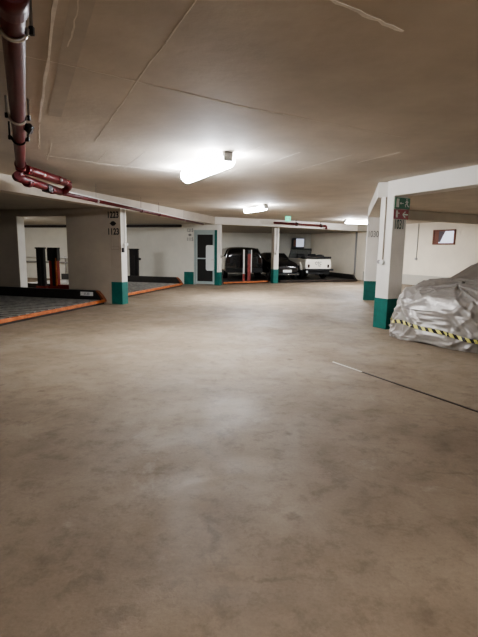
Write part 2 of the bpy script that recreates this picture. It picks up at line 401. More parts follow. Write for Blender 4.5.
# ------------------------------------------------------------------ ceiling seams (filled formwork joints)
def seam(mb, a, b, w, h=.0014):
    a = V(a); b = V(b); n = 14; d = (b-a); nn = V((-d.y, d.x)).normalized()
    prev = None
    for k in range(n+1):
        p = a + d*k/n + nn*random.uniform(-.006, .006); ww = w*random.uniform(.55, 1.25)
        cur = (p + nn*ww/2, p - nn*ww/2)
        if prev:
            lo = [mb.bm.verts.new((q.x, q.y, H-h)) for q in (prev[0], cur[0], cur[1], prev[1])]
            hi = [mb.bm.verts.new((q.x, q.y, H+.004)) for q in (prev[0], cur[0], cur[1], prev[1])]
            mb.bm.faces.new(lo); 
            for i in range(4): mb.bm.faces.new((lo[i], lo[(i+1) % 4], hi[(i+1) % 4], hi[i]))
        prev = cur
mb = MB()
seam(mb, (-.72, 1.98), (-2.05, 4.70), .022, .004); seam(mb, (-2.08, 4.78), (-2.62, 5.95), .010)
seam(mb, (.30, 2.34), (.91, 2.74), .022, .004)
mb.done('trim_7', M['seam'], kind='structure')
mb = MB()
seam(mb, (-.66, 2.10), (-1.1, 3.0), .010)
seam(mb, (.1, 1.75), (-1.14, 4.27), .010); seam(mb, (-1.14, 4.27), (-1.75, 5.5), .008)
seam(mb, (-3.6, 1.9), (-1.22, 3.28), .008); seam(mb, (-1.22, 3.28), (-.02, 4.11), .010); seam(mb, (-.02, 4.11), (1.8, 5.1), .007)
for k, (x, y, L_) in enumerate([(-2.3, 5.6, 1.2), (-1.75, 6.0, 1.1), (-1.25, 6.0, 1.4), (-.9, 6.1, .9), (.25, 5.6, 1.0), (.75, 5.9, 1.0), (1.45, 6.0, 1.3), (2.0, 5.8, .8)]):
    q = V((x, y)); seam(mb, q, q+u*L_, .010)
seam(mb, (-2.7, 6.35), (-1.9, 7.05), .012); seam(mb, (-1.9, 7.0), (-.6, 7.8), .008)
mb.done('trim_8', M['seam2'], kind='structure')
# shallow recessed-board imprint beside the long seam
q0 = V((-.66, 2.0)); 
mb = MB(); w = v*.12
mb.prism([(q.x, q.y) for q in (q0, q0+w, q0+w+u*2.75, q0+u*2.75)], H-.001, H+.01)
mb.done('trim_9', mat('board_imprint', (.50, .45, .385), .8, var=.1, scale=5), kind='structure')

# ------------------------------------------------------------------ floor joint
def fj(t0, t1, w, h, m, name):
    a = V((1.21, 5.49)); d = (V((2.15, 3.77))-a).normalized(); n = V((-d.y, d.x))*w/2
    p = a+d*t0; q = a+d*t1
    return MB().prism([((p+n).x, (p+n).y), ((q+n).x, (q+n).y), ((q-n).x, (q-n).y), ((p-n).x, (p-n).y)], -.02, h).done(name, M[m])
t = thing('expansion_joint', 'thin dark metal joint running diagonally across the floor towards the covered car', 'floor joint')
o = fj(.52, 6.5, .030, .004, 'joint', 'dark_strip'); o.parent = t
o = fj(0, .52, .020, .004, 'jointw', 'worn_strip'); o.parent = t; o['label'] = 'worn bright end of the joint'
o = fj(.55, 6.5, .010, .0055, 'black', 'slot'); o.parent = t

# ------------------------------------------------------------------ parking platforms (car lifts)
def lift_left(label, corner, rotz, length, depth, plate=False):
    t = thing('lift_platform', label, 'car lift', (corner[0], corner[1], 0), rotz, None)
    # local: x along the lane (0 = far end), negative back toward camera; y into the bay
    MB().box(-length, 0, .09, depth, .02, .095).done('deck', M['deck'], t)
    rb = MB()
    for k in range(int(length/.22)):
        rb.box(-length+.1+k*.22, -length+.16+k*.22, .12, depth-.05, .095, .112)
    rb.done('deck_ribs', M['deck'], t)
    MB().extrude_profile([(0, .045), (.0, .10), (.012, .112), (.045, .112), (.045, .045)], -length, 0).done('front_lip', M['orange'], t)
    MB().box(-length, 0, .02, .09, 0, .06).done('edge_beam', M['rail'], t)
    # far side rail with sloped end
    mb = MB()
    pr = [(.08, .03), (.08, .12), (.25, .33), (depth, .33), (depth, .03)]
    a = [mb.bm.verts.new((.0, y, z)) for y, z in pr]; b = [mb.bm.verts.new((.10, y, z)) for y, z in pr]
    mb.bm.faces.new(a); mb.bm.faces.new(b[::-1])
    for i in range(5): mb.bm.faces.new((a[i], b[i], b[(i+1) % 5], a[(i+1) % 5]))
    mb.done('side_rail', M['rail'], t)
    mb = MB()
    pr = [(.0, .05), (.01, .10), (.08, .20), (.19, .315), (.25, .332), (.13, .18), (.05, .05)]
    a = [mb.bm.verts.new((-.012, y, z)) for y, z in pr]; b = [mb.bm.verts.new((.11, y, z)) for y, z in pr]
    mb.bm.faces.new(a); mb.bm.faces.new(b[::-1])
    for i in range(7): mb.bm.faces.new((a[i], b[i], b[(i+1) % 7], a[(i+1) % 7]))
    mb.done('rail_end', M['rust'], t)
    MB().box(-length, -length+.08, .12, depth, .03, .30).done('side_rail', M['rail'], t)
    if plate:
        o = MB().box(-.012, -.001, .32, .68, .19, .29).done('label_plate', M['plast'], t); o['label'] = 'small white plate with print'
        text('plate_lettering', '1123', .085, M['text'], o, (-.014, .50, .24), (R(90), 0, R(-90)))
    return t
def lift_letter_fix(): pass
lift_left('near left lift platform with grey deck, orange front lip and small label plate', (-3.40, 11.04), R(76), 6.5, 5.3, True)
lift_left('second lift platform with orange lip, between the numbered wall and the white door wall', (-2.19, 16.85), R(76), 4.35, 5.3, False)

def lift_far(label, poly, lipmat='orange'):
    c = poly[0]
    t = thing('lift_platform', label, 'car lift', (c[0], c[1], 0))
    q = [(p[0]-c[0], p[1]-c[1]) for p in poly]
    MB().prism(q, .02, .10).done('deck', M['rail'], t)
    a, b = V(q[0]), V(q[1]); d = (b-a).normalized(); n = V((d.y, -d.x))
    MB().prism([(a.x, a.y), (b.x, b.y), (b.x+n.x*.05, b.y+n.y*.05), (a.x+n.x*.05, a.y+n.y*.05)], .045, .105).done('front_lip', M[lipmat], t)
    a, b = V(q[1]), V(q[2]); d = (b-a).normalized(); n = V((-d.y, d.x))*.10; L_ = (b-a).length
    mb = MB(); s0 = a + d*.0; s1 = a+d*.35
    va = [(s0, .02), (s0, .10), (s1, .32), (b, .32), (b, .02)]
    A_ = [mb.bm.verts.new((p.x, p.y, z)) for p, z in va]; B_ = [mb.bm.verts.new((p.x+n.x, p.y+n.y, z)) for p, z in va]
    mb.bm.faces.new(A_); mb.bm.faces.new(B_[::-1])
    for i in range(5): mb.bm.faces.new((A_[i], B_[i], B_[(i+1) % 5], A_[(i+1) % 5]))
    mb.done('side_rail', M['rail'], t)
    return t
lift_far('dark lift platform with orange lip carrying the black van right of the door', [(-.66, 17.86), (1.22, 19.22), (1.30, 19.55), (.82, 24.9), (-1.7, 24.6)])
lift_far('dark wide lift platform under the small black car and white convertible', [(1.78, 19.42), (5.55, 20.85), (4.35, 24.95), (1.02, 24.9)], 'joint')

def mast(label, x, y, z0, w, dpt, z1, rotz, m='black', red=True, group=None):
    t = thing('lift_mast', label, 'lift post', (x, y, z0), rotz, group)
    MB().extrude_profile([(-dpt/2, 0), (-dpt/2, z1), (dpt/2, z1), (dpt/2, 0)], -w/2, w/2).done('post', M[m], t, .008)
    mb = MB(); mb.box(-w/2-.02, w/2+.02, -dpt/2-.02, dpt/2+.02, z1-.03, z1+.01).done('cap', M['black'], t, .004)
    if red: MB().box(-w/2-.03, w/2+.03, -dpt/2-.05, dpt/2+.05, 0, .30).done('foot', M['redl'], t, .01)
    MB().box(-w*.12, w*.12, -dpt/2-.03, -dpt/2-.001, .32, z1-.25).done('guide_channel', M['black'] if m != 'black' else M['rail'], t)
    return t
mast('black lift post with red foot, left one seen through the wall opening', -5.66, 12.62, 0, .20, .16, 1.38, 0)
t = mast('dark red lift post with orange edge seen through the wall opening', -5.28, 12.60, 0, .24, .16, 1.38, 0, 'redl')
MB().box(.07, .10, -.11, -.08, .2, 1.1).done('orange_edge', M['orange'], t)
MB().box(-.15, .13, -.1, .1, 1.02, 1.36).done('black_head', M['black'], t)
o = MB().box(-5.18, -4.2, 12.5, 12.66, .02, .34).done('cross_beam', M['redl'])
tag(o, 'dark red horizontal beam low behind the wall opening beside the lift posts', 'beam')
t = mast('black lift post with red foot standing before the white wall, right of the numbered pillar', -4.22, 17.72, 0, .34, .18, 1.38, 0)
MB().tube([(.17, -.05, 1.0), (.27, -.08, .98)], .045).done('knob', M['black'], t)
t = thing('lift_post', 'thin white vertical post in front of the black van', 'lift post', (.17, 18.85, .101))
MB().box(-.035, .035, -.03, .03, 0, 1.32).done('post', M['plast'], t); MB().box(-.05, .05, -.05, .05, .0, .30).done('foot', M['redl'], t)
t = thing('lift_post', 'red vertical lift post with white edge in front of the black van', 'lift post', (.42, 18.95, .101))
MB().box(-.09, .05, -.05, .05, 0, 1.15).done('post', M['redl'], t); MB().box(.05, .09, -.05, .02, .35, 1.32).done('white_edge', M['plast'], t); MB().box(-.07, .05, -.055, .05, 1.15, 1.30).done('head', M['black'], t)

# ------------------------------------------------------------------ red fire pipe
t = thing('fire_pipe', 'thick dark red fire water pipe under the ceiling, turning along the left beam', 'pipe')
zP = 2.5
p0 = V((-3.0, 6.22)); pu = V((-.435, .90)).normalized()
s0 = p0 - pu*9
elb = []
for k in range(7):
    a_ = R(90*k/6)
    elb.append(None)
MB().tube([(s0.x, s0.y, zP), (p0.x, p0.y, zP)], .058, 24).done('main_run', M['red'], t)
MB().tube([(p0.x, p0.y, zP), (p0.x+pu.x*.07, p0.y+pu.y*.07, zP-.01), (p0.x+pu.x*.12, p0.y+pu.y*.12, zP-.05), (p0.x+pu.x*.13, p0.y+pu.y*.13, zP-.12)], .066, 20).done('elbow', M['red'], t)
def coupling(mb, p, d, r=.074, w=.07, z=zP):
    d = d.normalized(); mb.tube([(p.x-d.x*w/2, p.y-d.y*w/2, z), (p.x+d.x*w/2, p.y+d.y*w/2, z)], r, 22)
mb = MB(); coupling(mb, p0-pu*.02, pu)
mb.done('coupling', M['red'], t)
for dist in (4.52,):
    q = p0-pu*dist
    mb = MB(); coupling(mb, q, pu, .073, .20); mb.done('coupling', M['red'], t)
for dist, full in ((4.22, 1), (2.5, 1), (1.65, 0), (6.6, 1)):
    q = p0-pu*dist; pv = V((pu.y, -pu.x))
    mb = MB(); pts = []
    for k in range(17):
        an = R(180 + 180*k/16)
        pts.append((q.x+pv.x*.066*math.cos(an), q.y+pv.y*.066*math.cos(an), zP+.066*math.sin(an)))
    mb.tube(pts, .012 if full else .009, 8)
    for sgn in (-1, 1):
        mb.tube([(q.x+pv.x*.066*sgn, q.y+pv.y*.066*sgn, zP), (q.x+pv.x*.085*sgn, q.y+pv.y*.085*sgn, zP+.02), (q.x+pv.x*.085*sgn, q.y+pv.y*.085*sgn, H)], .009, 8)
    mb.done('hanger', M['steel'] if full else M['black'], t)
    for sgn in (-1, 1): MB().box(-.011, .011, -.011, .011, -.025, .015).done('clamp_bolt', M['black'], t, loc=(q.x+pv.x*.085*sgn, q.y+pv.y*.085*sgn, zP))
q = p0-pu*2.2; pv = V((pu.y, -pu.x))
mb = MB(); mb.tube([(q.x+pv.x*.05, q.y+pv.y*.05, zP), (q.x+pv.x*.11, q.y+pv.y*.11, zP-.04)], [.03, .045], 12); mb.tube([(q.x-pu.x*.1+pv.x*.09, q.y-pu.y*.1+pv.y*.09, zP-.02), (q.x+pu.x*.08+pv.x*.10, q.y+pu.y*.08+pv.y*.10, zP-.03)], .022, 10)
mb.done('vent_valve', M['black'], t)
# offset assembly: upper and lower horizontal branch joined by bends
ua = V((-3.02, 6.45)); ub = V((-2.92, 7.45))
la = V((-3.18, 6.45)); lb = V((-3.18, 7.75))
ua_, ub_ = (-3.02, 6.40, 2.47), (-2.93, 7.55, 2.47)
MB().tube([ua_, ub_], .064, 18).done('upper_branch', M['red'], t)
la_, lb_ = (-3.13, 6.36, 2.36), (-3.10, 7.80, 2.34)
MB().tube([la_, lb_], .062, 18).done('lower_branch', M['red'], t)
MB().tube([ub_, (-2.91, 7.68, 2.46), (-2.94, 7.76, 2.42), (-3.02, 7.81, 2.36), lb_], .056, 16).done('return_bend', M['red'], t)
MB().tube([(-3.06, 6.28, 2.37), la_], .062, 16).done('elbow', M['red'], t)
for nm, pts in (('coupling', [ua_, (-3.01, 6.50, 2.47)]), ('coupling', [(-2.95, 7.30, 2.47), (-2.94, 7.40, 2.47)]), ('coupling', [(-3.125, 6.62, 2.33), (-3.123, 6.72, 2.33)]), ('coupling', [(-3.108, 7.40, 2.33), (-3.105, 7.50, 2.33)])):
    MB().tube(pts, .066, 18).done(nm, M['red'], t)
for q in ((-2.955, 6.85, 2.49), (-2.90, 7.33, 2.49)):
    mb = MB(); bmesh.ops.create_uvsphere(mb.bm, u_segments=12, v_segments=8, radius=.028, matrix=Matrix.Translation((q[0]+.02, q[1]-.04, q[2]-.03)))
    mb.done('cap_nut', M['steel'], t, smooth=True)
MB().box(-3.16, -3.04, 7.20, 7.36, 2.27, 2.38).done('valve_body', M['black'], t, .01)
# slimmer run along the beam to the far door
ld = (V((-1.05, 17.1))-V((-4.2, 7.85))).normalized()
r0 = V((-3.10, 7.82)); r1 = r0 + V((.187, .982)).normalized()*9.1
MB().tube([(r0.x, r0.y, 2.325), (r1.x, r1.y, 2.335)], .036, 16).done('long_run', M['red'], t)
for k in (1.2, 3.4, 4.6, 6.8):
    q = r0 + (r1-r0).normalized()*k
    mb = MB(); z = 2.325+.01*k/9.1
    mb.tube([(q.x, q.y, z), (q.x, q.y, H)], .004, 8); qq = q + (r1-r0).normalized()*.06
    mb.tube([(q.x, q.y, z), (qq.x, qq.y, z)], .048, 14)
    mb.done('hanger', M['red'] if k in (3.4, 4.6) else M['grey'], t)
o = MB().tube([(r0.x+.06, r0.y+.1, 2.362), (r1.x+.06, r1.y, 2.362)], .012, 10).done('cable_conduit', M['plast'])
o.parent = t; o['label'] = 'thin pale conduit beside the slim red run'
# far fire pipe over the parked cars
t = thing('fire_pipe', 'short pinkish red pipe with couplings under the far beam above the white convertible', 'pipe')
a = (1.35, 18.0, 2.50); b = (3.62, 19.55, 2.49)
MB().tube([a, b], .045, 14).done('run', M['red'], t)
MB().tube([b, (3.72, 19.62, 2.49), (3.76, 19.65, 2.46), (3.76, 19.65, 2.36)], .05, 12).done('elbow', M['red'], t)
for k in (.42, .93):
    q = V(a).lerp(V(b), k); q2 = V(a).lerp(V(b), k+.03)
    mb = MB().tube([q, q2], .07, 14); mb.tube([q, (q.x, q.y, H)], .012, 8); mb.done('coupling', M['joint'], t)

# ------------------------------------------------------------------ ceiling lights
def light_fixture(label, cx, cy, rot, length, power, group=None, size_y=.35, z=2.56, wide=.075, tint=(1.0, .95, .89)):
    t = thing('ceiling_light', label, 'ceiling light', (cx, cy, z), rot, group)
    MB().box(-length/2, length/2, -.08, .08, .03, .088).done('housing', M['plast'], t, .008)
    MB().tube([(-length/2+.02, 0, .0), (length/2-.02, 0, .0)], wide, 20).done('opal_diffuser', M['tube'], t)
    for s in (-1, 1):
        MB().box(s*length/2-.02, s*length/2+.02, -.065, .065, -.03, .088).done('end_cap', M['grey'], t, .005)
    ld_ = bpy.data.lights.new('lamp', 'AREA'); ld_.shape = 'RECTANGLE'; ld_.size = length; ld_.size_y = .10
    ld_.energy = power; ld_.color = tint
    lo = bpy.data.objects.new('lamp', ld_); COL.objects.link(lo); lo.parent = t; lo.location = (0, 0, -.08)
    # invisible point lights added for upward and sideways spill around the fixture
    for xs, ys in ((-.4, -.17), (.4, -.17), (-.4, .17), (.4, .17)):
        pt = bpy.data.lights.new('spill', 'POINT'); pt.energy = power*.20; pt.shadow_soft_size = .04; pt.color = (.86, .90, 1.0)
        po = bpy.data.objects.new('spill', pt); COL.objects.link(po); po.parent = t; po.location = (xs*length, ys, -.07)
    return t
light_fixture('nearest glaring fluorescent ceiling light, largest in view, above the open lane', -.52, 6.62, R(116.5), 1.55, 125, wide=.115, tint=(.98, .96, .94))  # diffuser widened so the lamp's glare is put into its shape
light_fixture('middle fluorescent ceiling light above the lane in front of the far bays', .42, 12.9, R(116.5), 1.2, 95, tint=(.93, .96, 1.0))
light_fixture('farthest fluorescent ceiling light beside the white pillar before the far bay', 4.60, 17.7, R(10), 1.0, 80, tint=(.93, .96, 1.0))
light_fixture('added unseen fill light behind the viewpoint over the open lane', 1.2, -1.6, R(116.5), 1.5, 60, tint=(1.0, .86, .70))  # added fixture, never in view, brightens the near part of the lane
light_fixture('added fill light in the right bays out of view', 10.2, 8.6, R(116.5), 1.5, 70)  # added outside the frame to brighten the right bays

light_fixture('added fill light hidden in the left lift bay behind the dividing wall', -8.6, 15.2, R(72), 1.2, 45, z=HB-.09)  # added where the wall hides it, lights the wall behind the opening
light_fixture('added fill light hidden behind the door wall over the van bay', -3.7, 22.3, R(72), 1.2, 50, z=HB-.09)  # added out of sight to brighten the far bay walls
# hanging exit sign far
t = thing('exit_sign', 'small lit green exit sign hanging under the ceiling before the far bays', 'sign', (1.74, 16.5, 0))
MB().box(-.095, .095, -.02, .02, 2.47, 2.64).done('green_board', M['sgreenl'], t, .004)
g = MB(); g.box(-.065, -.035, -.024, -.02, 2.50, 2.61); g.box(-.02, .03, -.024, -.02, 2.55, 2.565); g.box(.035, .06, -.024, -.02, 2.50, 2.60); g.done('pictogram', M['swhite'], t)
MB().tube([(0, 0, 2.63), (0, 0, H)], .01, 8).done('hanger_rod', M['steel'], t)

# ------------------------------------------------------------------ window on right wall
def on_rw(s, off=0.):   # s metres toward camera along the wall, off = out of the wall toward the room
    p = RW0 - rd*s - rn*off; return p
RWR = math.atan2(-rd.y, -rd.x)
wp = RW0 - rd*1.30
w = thing('window_1', '', '', (wp.x, wp.y, 0), RWR); del w['label']; del w['category']; w['kind'] = 'structure'
W_, z0_, z1_ = 1.02, 1.74, 2.34
# local x runs along wall toward the camera, local +y = into wall? wall normal: room side is local -y or +y
sgn = 1 if V((-math.sin(RWR), math.cos(RWR))).dot(rn) < 0 else -1   # room side sign
def lb_(x0, x1, a0, a1, zz0, zz1): return (x0, x1, min(sgn*a0, sgn*a1), max(sgn*a0, sgn*a1), zz0, zz1)
fr = MB()
for q in ((0, W_, .0, .05, z1_-.06, z1_), (0, W_, .0, .05, z0_, z0_+.06), (0, .06, .0, .05, z0_, z1_), (W_-.06, W_, .0, .05, z0_, z1_)): fr.box(*lb_(*q))
fr.done('window_frame', M['winframe'], w, .004)
MB().box(*lb_(.06, .26, .001, .02, z0_+.06, z1_-.06)).done('side_panel', M['winframe'], w)
MB().box(*lb_(.26, W_-.06, .001, .012, z0_+.06, z1_-.06)).done('window_pane', M['sky'], w)
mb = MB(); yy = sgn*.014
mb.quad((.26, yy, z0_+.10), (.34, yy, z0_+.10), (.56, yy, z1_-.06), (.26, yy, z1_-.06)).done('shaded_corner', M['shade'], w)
# conduits with pull switches on the right wall
def wall_conduit(label, s, ztop, zbot, r=.02, m='joint', box=True):
    p = on_rw(s, .03)
    t = thing('wall_conduit', label, 'conduit', (p.x, p.y, 0), RWR)
    MB().tube([(0, 0, ztop), (0, 0, zbot)], r, 10).done('pipe', M[m], t)
    if box: MB().tube([(0, sgn*-.02, zbot-.03), (0, sgn*.04, zbot-.03)], .055, 16).done('switch', M['grey'], t)
    return t
wall_conduit('thin conduit ending in a round switch on the cream wall left of the window', .55, H-.02, 1.16, .016, 'grey')
wall_conduit('dark full-height downpipe on the far wall at the end of the lift bay', -3.15, HB, .0, .05, 'grey', False)
p = on_rw(-2.45, .03)
o = MB().box(-.05, .05, -.03, .03, 1.95, 2.15).done('switch_box', M['plast'], loc=(p.x, p.y, 0), rotz=RWR, bevel=.005); tag(o, 'small white box on the far wall beside the dark downpipe', 'box')

# box on the far wall above the white convertible
t = thing('wall_cabinet', 'black cabinet with pale glowing front on the wall above the white convertible', 'cabinet', (3.0, 25.2, 0), R(2))
MB().box(-.02, .62, .0, .50, 1.55, 2.12).done('cabinet_body', M['black'], t, .01)
MB().box(.16, .60, -.02, -.001, 1.62, 2.08).done('front_panel', mat('pale_panel', (.62, .64, .74), .4, emit=(.62, .66, .8), estr=.35), t)
MB().box(.02, .14, -.012, -.001, 1.65, 2.0).done('side_panel', M['winframe'], t)
MB().box(.10, .50, .1, .3, 1.42, 1.55).done('bracket', M['black'], t)

# ------------------------------------------------------------------ cars
def loft(sections, name, m, parent, sub=2):
    mb = MB(); rings = [[mb.bm.verts.new(p) for p in sec] for sec in sections]
    for i in range(len(rings)-1):
        for k in range(len(rings[0])-1):
            mb.bm.faces.new((rings[i][k], rings[i][k+1], rings[i+1][k+1], rings[i+1][k]))
        mb.bm.faces.new((rings[i][-1], rings[i][0], rings[i+1][0], rings[i+1][-1]))
    mb.bm.faces.new(rings[0][::-1]); mb.bm.faces.new(rings[-1])
    o = mb.done(name, m, parent, smooth=True)
    s = o.modifiers.new('sub', 'SUBSURF'); s.levels = sub; s.render_levels = sub
    return o
def wheel(parent, x, y, r=.32, w=.2):
    t = MB(); sg_ = 1 if x > 0 else -1
    prof = [(-w/2, r*.62), (-w/2, r*.93), (-w/2+.03, r), (w/2-.03, r), (w/2, r*.93), (w/2, r*.62)]
    n = 28; rings = []
    for k in range(n):
        a_ = 2*math.pi*k/n; rings.append([t.bm.verts.new((x+px, y+math.cos(a_)*pr, r+math.sin(a_)*pr)) for px, pr in prof])
    for k in range(n):
        for j in range(len(prof)-1): t.bm.faces.new((rings[k][j], rings[k][j+1], rings[(k+1) % n][j+1], rings[(k+1) % n][j]))
    tyre = t.done('wheel', M['rubber'], parent, smooth=True)
    rm = MB(); rm.tube([(x-w*.35, y, r), (x+w*.35, y, r)], r*.62, 24)
    rm.done('rim', M['steel'], tyre)
def car_sections(profile):
    # profile rows: y, half width, z sill, z belt, roof half width, z roof
    out = []
    for (y, hw, zs, zb, rw, zr) in profile:
        zm = (zs+zb)*.5
        R_ = [(hw*.90, y, zs), (hw, y, zs+.12), (hw*1.0, y, zm), (hw*.965, y, zb), (rw, y, zr-.05 if zr > zb+.1 else zb+.02), (rw*.80, y, zr), (rw*.3, y, zr+.015)]
        out.append([(-x, yy, z) for (x, yy, z) in R_[::-1]][::-1][::-1] and [(x, yy, z) for (x, yy, z) in R_] + [(-x, yy, z) for (x, yy, z) in R_[::-1]])
    return out
def suv(label, loc, rotz):
    t = thing('van', label, 'car', loc, rotz)
    prof = [(0, .78, .45, .92, .66, 1.00), (.02, .86, .30, .98, .70, 1.22), (.14, .88, .26, 1.0, .70, 1.37), (.55, .90, .24, 1.0, .70, 1.42), (1.6, .91, .24, .98, .70, 1.43), (2.5, .91, .24, .97, .66, 1.44),
            (3.0, .90, .24, .96, .64, 1.20), (3.4, .89, .24, .95, .70, 1.0), (4.05, .86, .26, .86, .66, .88), (4.25, .76, .36, .66, .55, .68)]
    loft(car_sections(prof), 'body', M['blackcar'], t)
    mb = MB(); mb.quad((-.60, .0, 1.0), (.60, .0, 1.0), (.54, .10, 1.34), (-.54, .10, 1.34)); mb.done('rear_window', M['glass'], t)
    for s in (-1, 1):
        MB().box(s*.72-.07, s*.72+.07, -.012, .10, .72, .98).done('tail_light', M['tail'], t, .015)
        mb = MB(); mb.quad((s*.885, .35, 1.02), (s*.90, 2.9, 1.0), (s*.70, 2.45, 1.36), (s*.70, .5, 1.38)); mb.done('side_window', M['glass'], t)
        MB().box(s*.92, s*1.05, 2.75, 2.85, .98, 1.12).done('mirror', M['blackcar'], t, .02)
    MB().box(-.84, .84, -.06, .10, .28, .50).done('bumper', M['rubber'], t, .03)
    for x in (-.78, .78):
        for y in (.8, 3.45): wheel(t, x, y, .32)
    return t
def hatch(label, loc, rotz):   # front faces -y
    t = thing('car', label, 'car', loc, rotz)
    prof = [(0, .55, .34, .52, .50, .56), (.04, .68, .24, .60, .60, .64), (.35, .74, .20, .74, .66, .80), (1.0, .76, .20, .80, .64, .88), (1.25, .76, .20, .82, .60, .95), (1.75, .76, .2, .84, .55, 1.17), (2.4, .76, .2, .84, .56, 1.22),
            (2.9, .75, .2, .84, .54, 1.16), (3.25, .72, .24, .80, .55, .92), (3.35, .64, .34, .66, .5, .7)]
    loft(car_sections(prof), 'body', M['blackcar'], t)
    mb = MB(); mb.quad((-.60, 1.18, .93), (.60, 1.18, .93), (.52, 1.68, 1.17), (-.52, 1.68, 1.17)); mb.done('windscreen', M['glass'], t)
    o = MB().box(-.20, .26, -.06, -.02, .34, .45).done('number_plate', M['plate'], t, .004)
    for s in (-1, 1):
        mb = MB(); bmesh.ops.create_uvsphere(mb.bm, u_segments=14, v_segments=8, radius=1, matrix=Matrix.Translation((s*.52, .09, .57)) @ Matrix.Diagonal((.11, .06, .06, 1)))
        mb.done('headlight', M['lamp'] if s < 0 else M['glass'], t, smooth=True)
        MB().tube([(s*.56, -.03, .27), (s*.56, .02, .27)], .045, 14).done('fog_light', M['lamp'], t)
    MB().box(-.42, .42, -.03, .02, .50, .57).done('grille', M['rail'], t, .008)
    MB().tube([(0, -.01, .60), (0, .03, .62)], .035, 14).done('badge', M['chrome'], t)
    MB().box(-.66, .66, -.05, .05, .20, .31).done('bumper', M['rubber'], t, .02)
    mb = MB().tube([(-.45, -.055, .25), (.62, -.055, .25)], .012, 8); mb.done('bumper_trim', M['chrome'], t)
    for x in (-.66, .66):
        for y in (.65, 2.75): wheel(t, x, y, .29, .18)
    return t
def convertible(label, loc, rotz):   # rear faces -y
    t = thing('convertible', label, 'car', loc, rotz)
    mb = MB()
    # tub: side profile extruded, rear panel narrower at the lower corners
    def sec(y, hw_t, hw_m, hw_b, zb, zt):
        return [(hw_b, y, zb), (hw_m, y, zb+.12), (hw_m*1.0, y, (zb+zt)/2), (hw_t, y, zt-.02), (hw_t-.05, y, zt), (-hw_t+.05, y, zt), (-hw_t, y, zt-.02), (-hw_m, y, (zb+zt)/2), (-hw_m, y, zb+.12), (-hw_b, y, zb)]
    S_ = [sec(0, .74, .79, .70, .50, .90), sec(.03, .76, .81, .74, .46, .93), sec(.9, .80, .82, .78, .42, .95), sec(2.3, .80, .82, .78, .36, .95), sec(2.45, .78, .80, .76, .36, .93), sec(3.2, .66, .72, .70, .38, .84), sec(3.42, .60, .66, .62, .44, .76)]
    rings = [[mb.bm.verts.new(p) for p in s] for s in S_]
    for i in range(len(rings)-1):
        for k in range(10): mb.bm.faces.new((rings[i][k], rings[i][(k+1) % 10], rings[i+1][(k+1) % 10], rings[i+1][k]))
    mb.bm.faces.new(rings[0][::-1]); mb.bm.faces.new(rings[-1])
    mb.done('body', M['whitecar'], t, .025)
    # side ribs
    for s in (-1, 1):
        rb = MB()
        for z in (.60, .70, .80): rb.box(s*.815-.012, s*.815+.012, .95, 2.25, z, z+.03)
        rb.done('side_ribs', M['whitecar'], t)
        fm = MB(); pts = [(.32, .42), (.40, .66), (.55, .76), (.90, .76), (1.06, .66), (1.14, .42)]
        a_ = [fm.bm.verts.new((s*.80, y, z)) for y, z in pts]; b_ = [fm.bm.verts.new((s*.88, y, z)) for y, z in pts]
        fm.bm.faces.new(a_); fm.bm.faces.new(b_[::-1])
        for i in range(6): fm.bm.faces.new((a_[i], b_[i], b_[(i+1) % 6], a_[(i+1) % 6]))
        fm.done('fender', M['whitecar'], t, .015)
        MB().box(s*.885, s*.895, .52, .95, .30, .62).done('wheel_arch', M['rubber'], t)
        MB().tube([(s*.60, -.03, .62), (s*.60, .01, .62)], .055, 16).done('tail_light', M['tail'], t)
        o = MB().box(s*.60-.05, s*.60+.05, -.022, .0, .54, .69).done('lamp_surround', M['rubber'], t, .01)
    MB().box(-.58, .58, .08, .5, .955, .965).done('rear_lid', M['whitecar'], t)
    # folded hood and seats
    mb = MB(); mb.box(-.80, .80, .02, .62, .955, 1.05)
    mb.done('folded_hood', M['cloth'], t, .035)
    mb = MB(); bmesh.ops.create_uvsphere(mb.bm, u_segments=16, v_segments=8, radius=1, matrix=Matrix.Translation((.22, .30, 1.06)) @ Matrix.Diagonal((.26, .2, .08, 1)))
    mb.done('hood_fold', M['cloth'], t, smooth=True)
    MB().box(-.70, .70, .75, 2.0, .945, .96).done('cabin_opening', M['cloth'], t)
    for x in (-.36, .36):
        st = MB().box(x-.24, x+.24, 1.35, 1.50, .80, 1.16).done('seat', M['cloth'], t, .04)
        MB().box(x-.24, x+.24, .70, .80, .80, 1.08).done('seat', M['cloth'], t, .04)
    ws = MB()
    for s in (-1, 1): ws.tube([(s*.72, 2.22, .93), (s*.66, 2.02, 1.40)], .022, 8)
    ws.tube([(-.66, 2.02, 1.40), (.66, 2.02, 1.40)], .024, 8); ws.tube([(-.72, 2.22, .95), (.72, 2.22, .95)], .022, 8)
    wso = ws.done('windscreen_frame', M['black'], t)
    mb = MB(); mb.quad((-.71, 2.215, .95), (.71, 2.215, .95), (.65, 2.03, 1.39), (-.65, 2.03, 1.39)); mb.done('windscreen_glass', mat('smoky_glass', (.12, .13, .13), .1, trans=.5), wso)
    bp_ = MB().box(-.84, .88, -.12, .0, .40, .49).done('bumper', M['rubber'], t, .02)
    MB().tube([(-.74, -.10, .36), (-.74, -.05, .36)], .06, 14).done('exhaust_lamp', M['lamp'], bp_)
    MB().box(-.70, .70, .0, .40, .24, .46).done('undertray', M['rubber'], t)
    text('lettering', 'OTC', .19, M['text'], t, (-.02, -.008, .735), (R(90), 0, 0), bold=.0015)
    text('lettering', 'TSC', .11, M['text'], t, (.05, -.008, .62), (R(90), 0, 0))
    for x in (-.72, .72):
        for y in (.73, 2.78): wheel(t, x, y, .34, .20)
    return t
suv('black van with rounded roof parked behind the red and white lift posts', (.20, 19.95, .101), R(9))
hatch('small black car with white front plate, between the slim pillar and white convertible', (2.10, 19.86, .101), R(14)).scale = (.9, 1, 1)
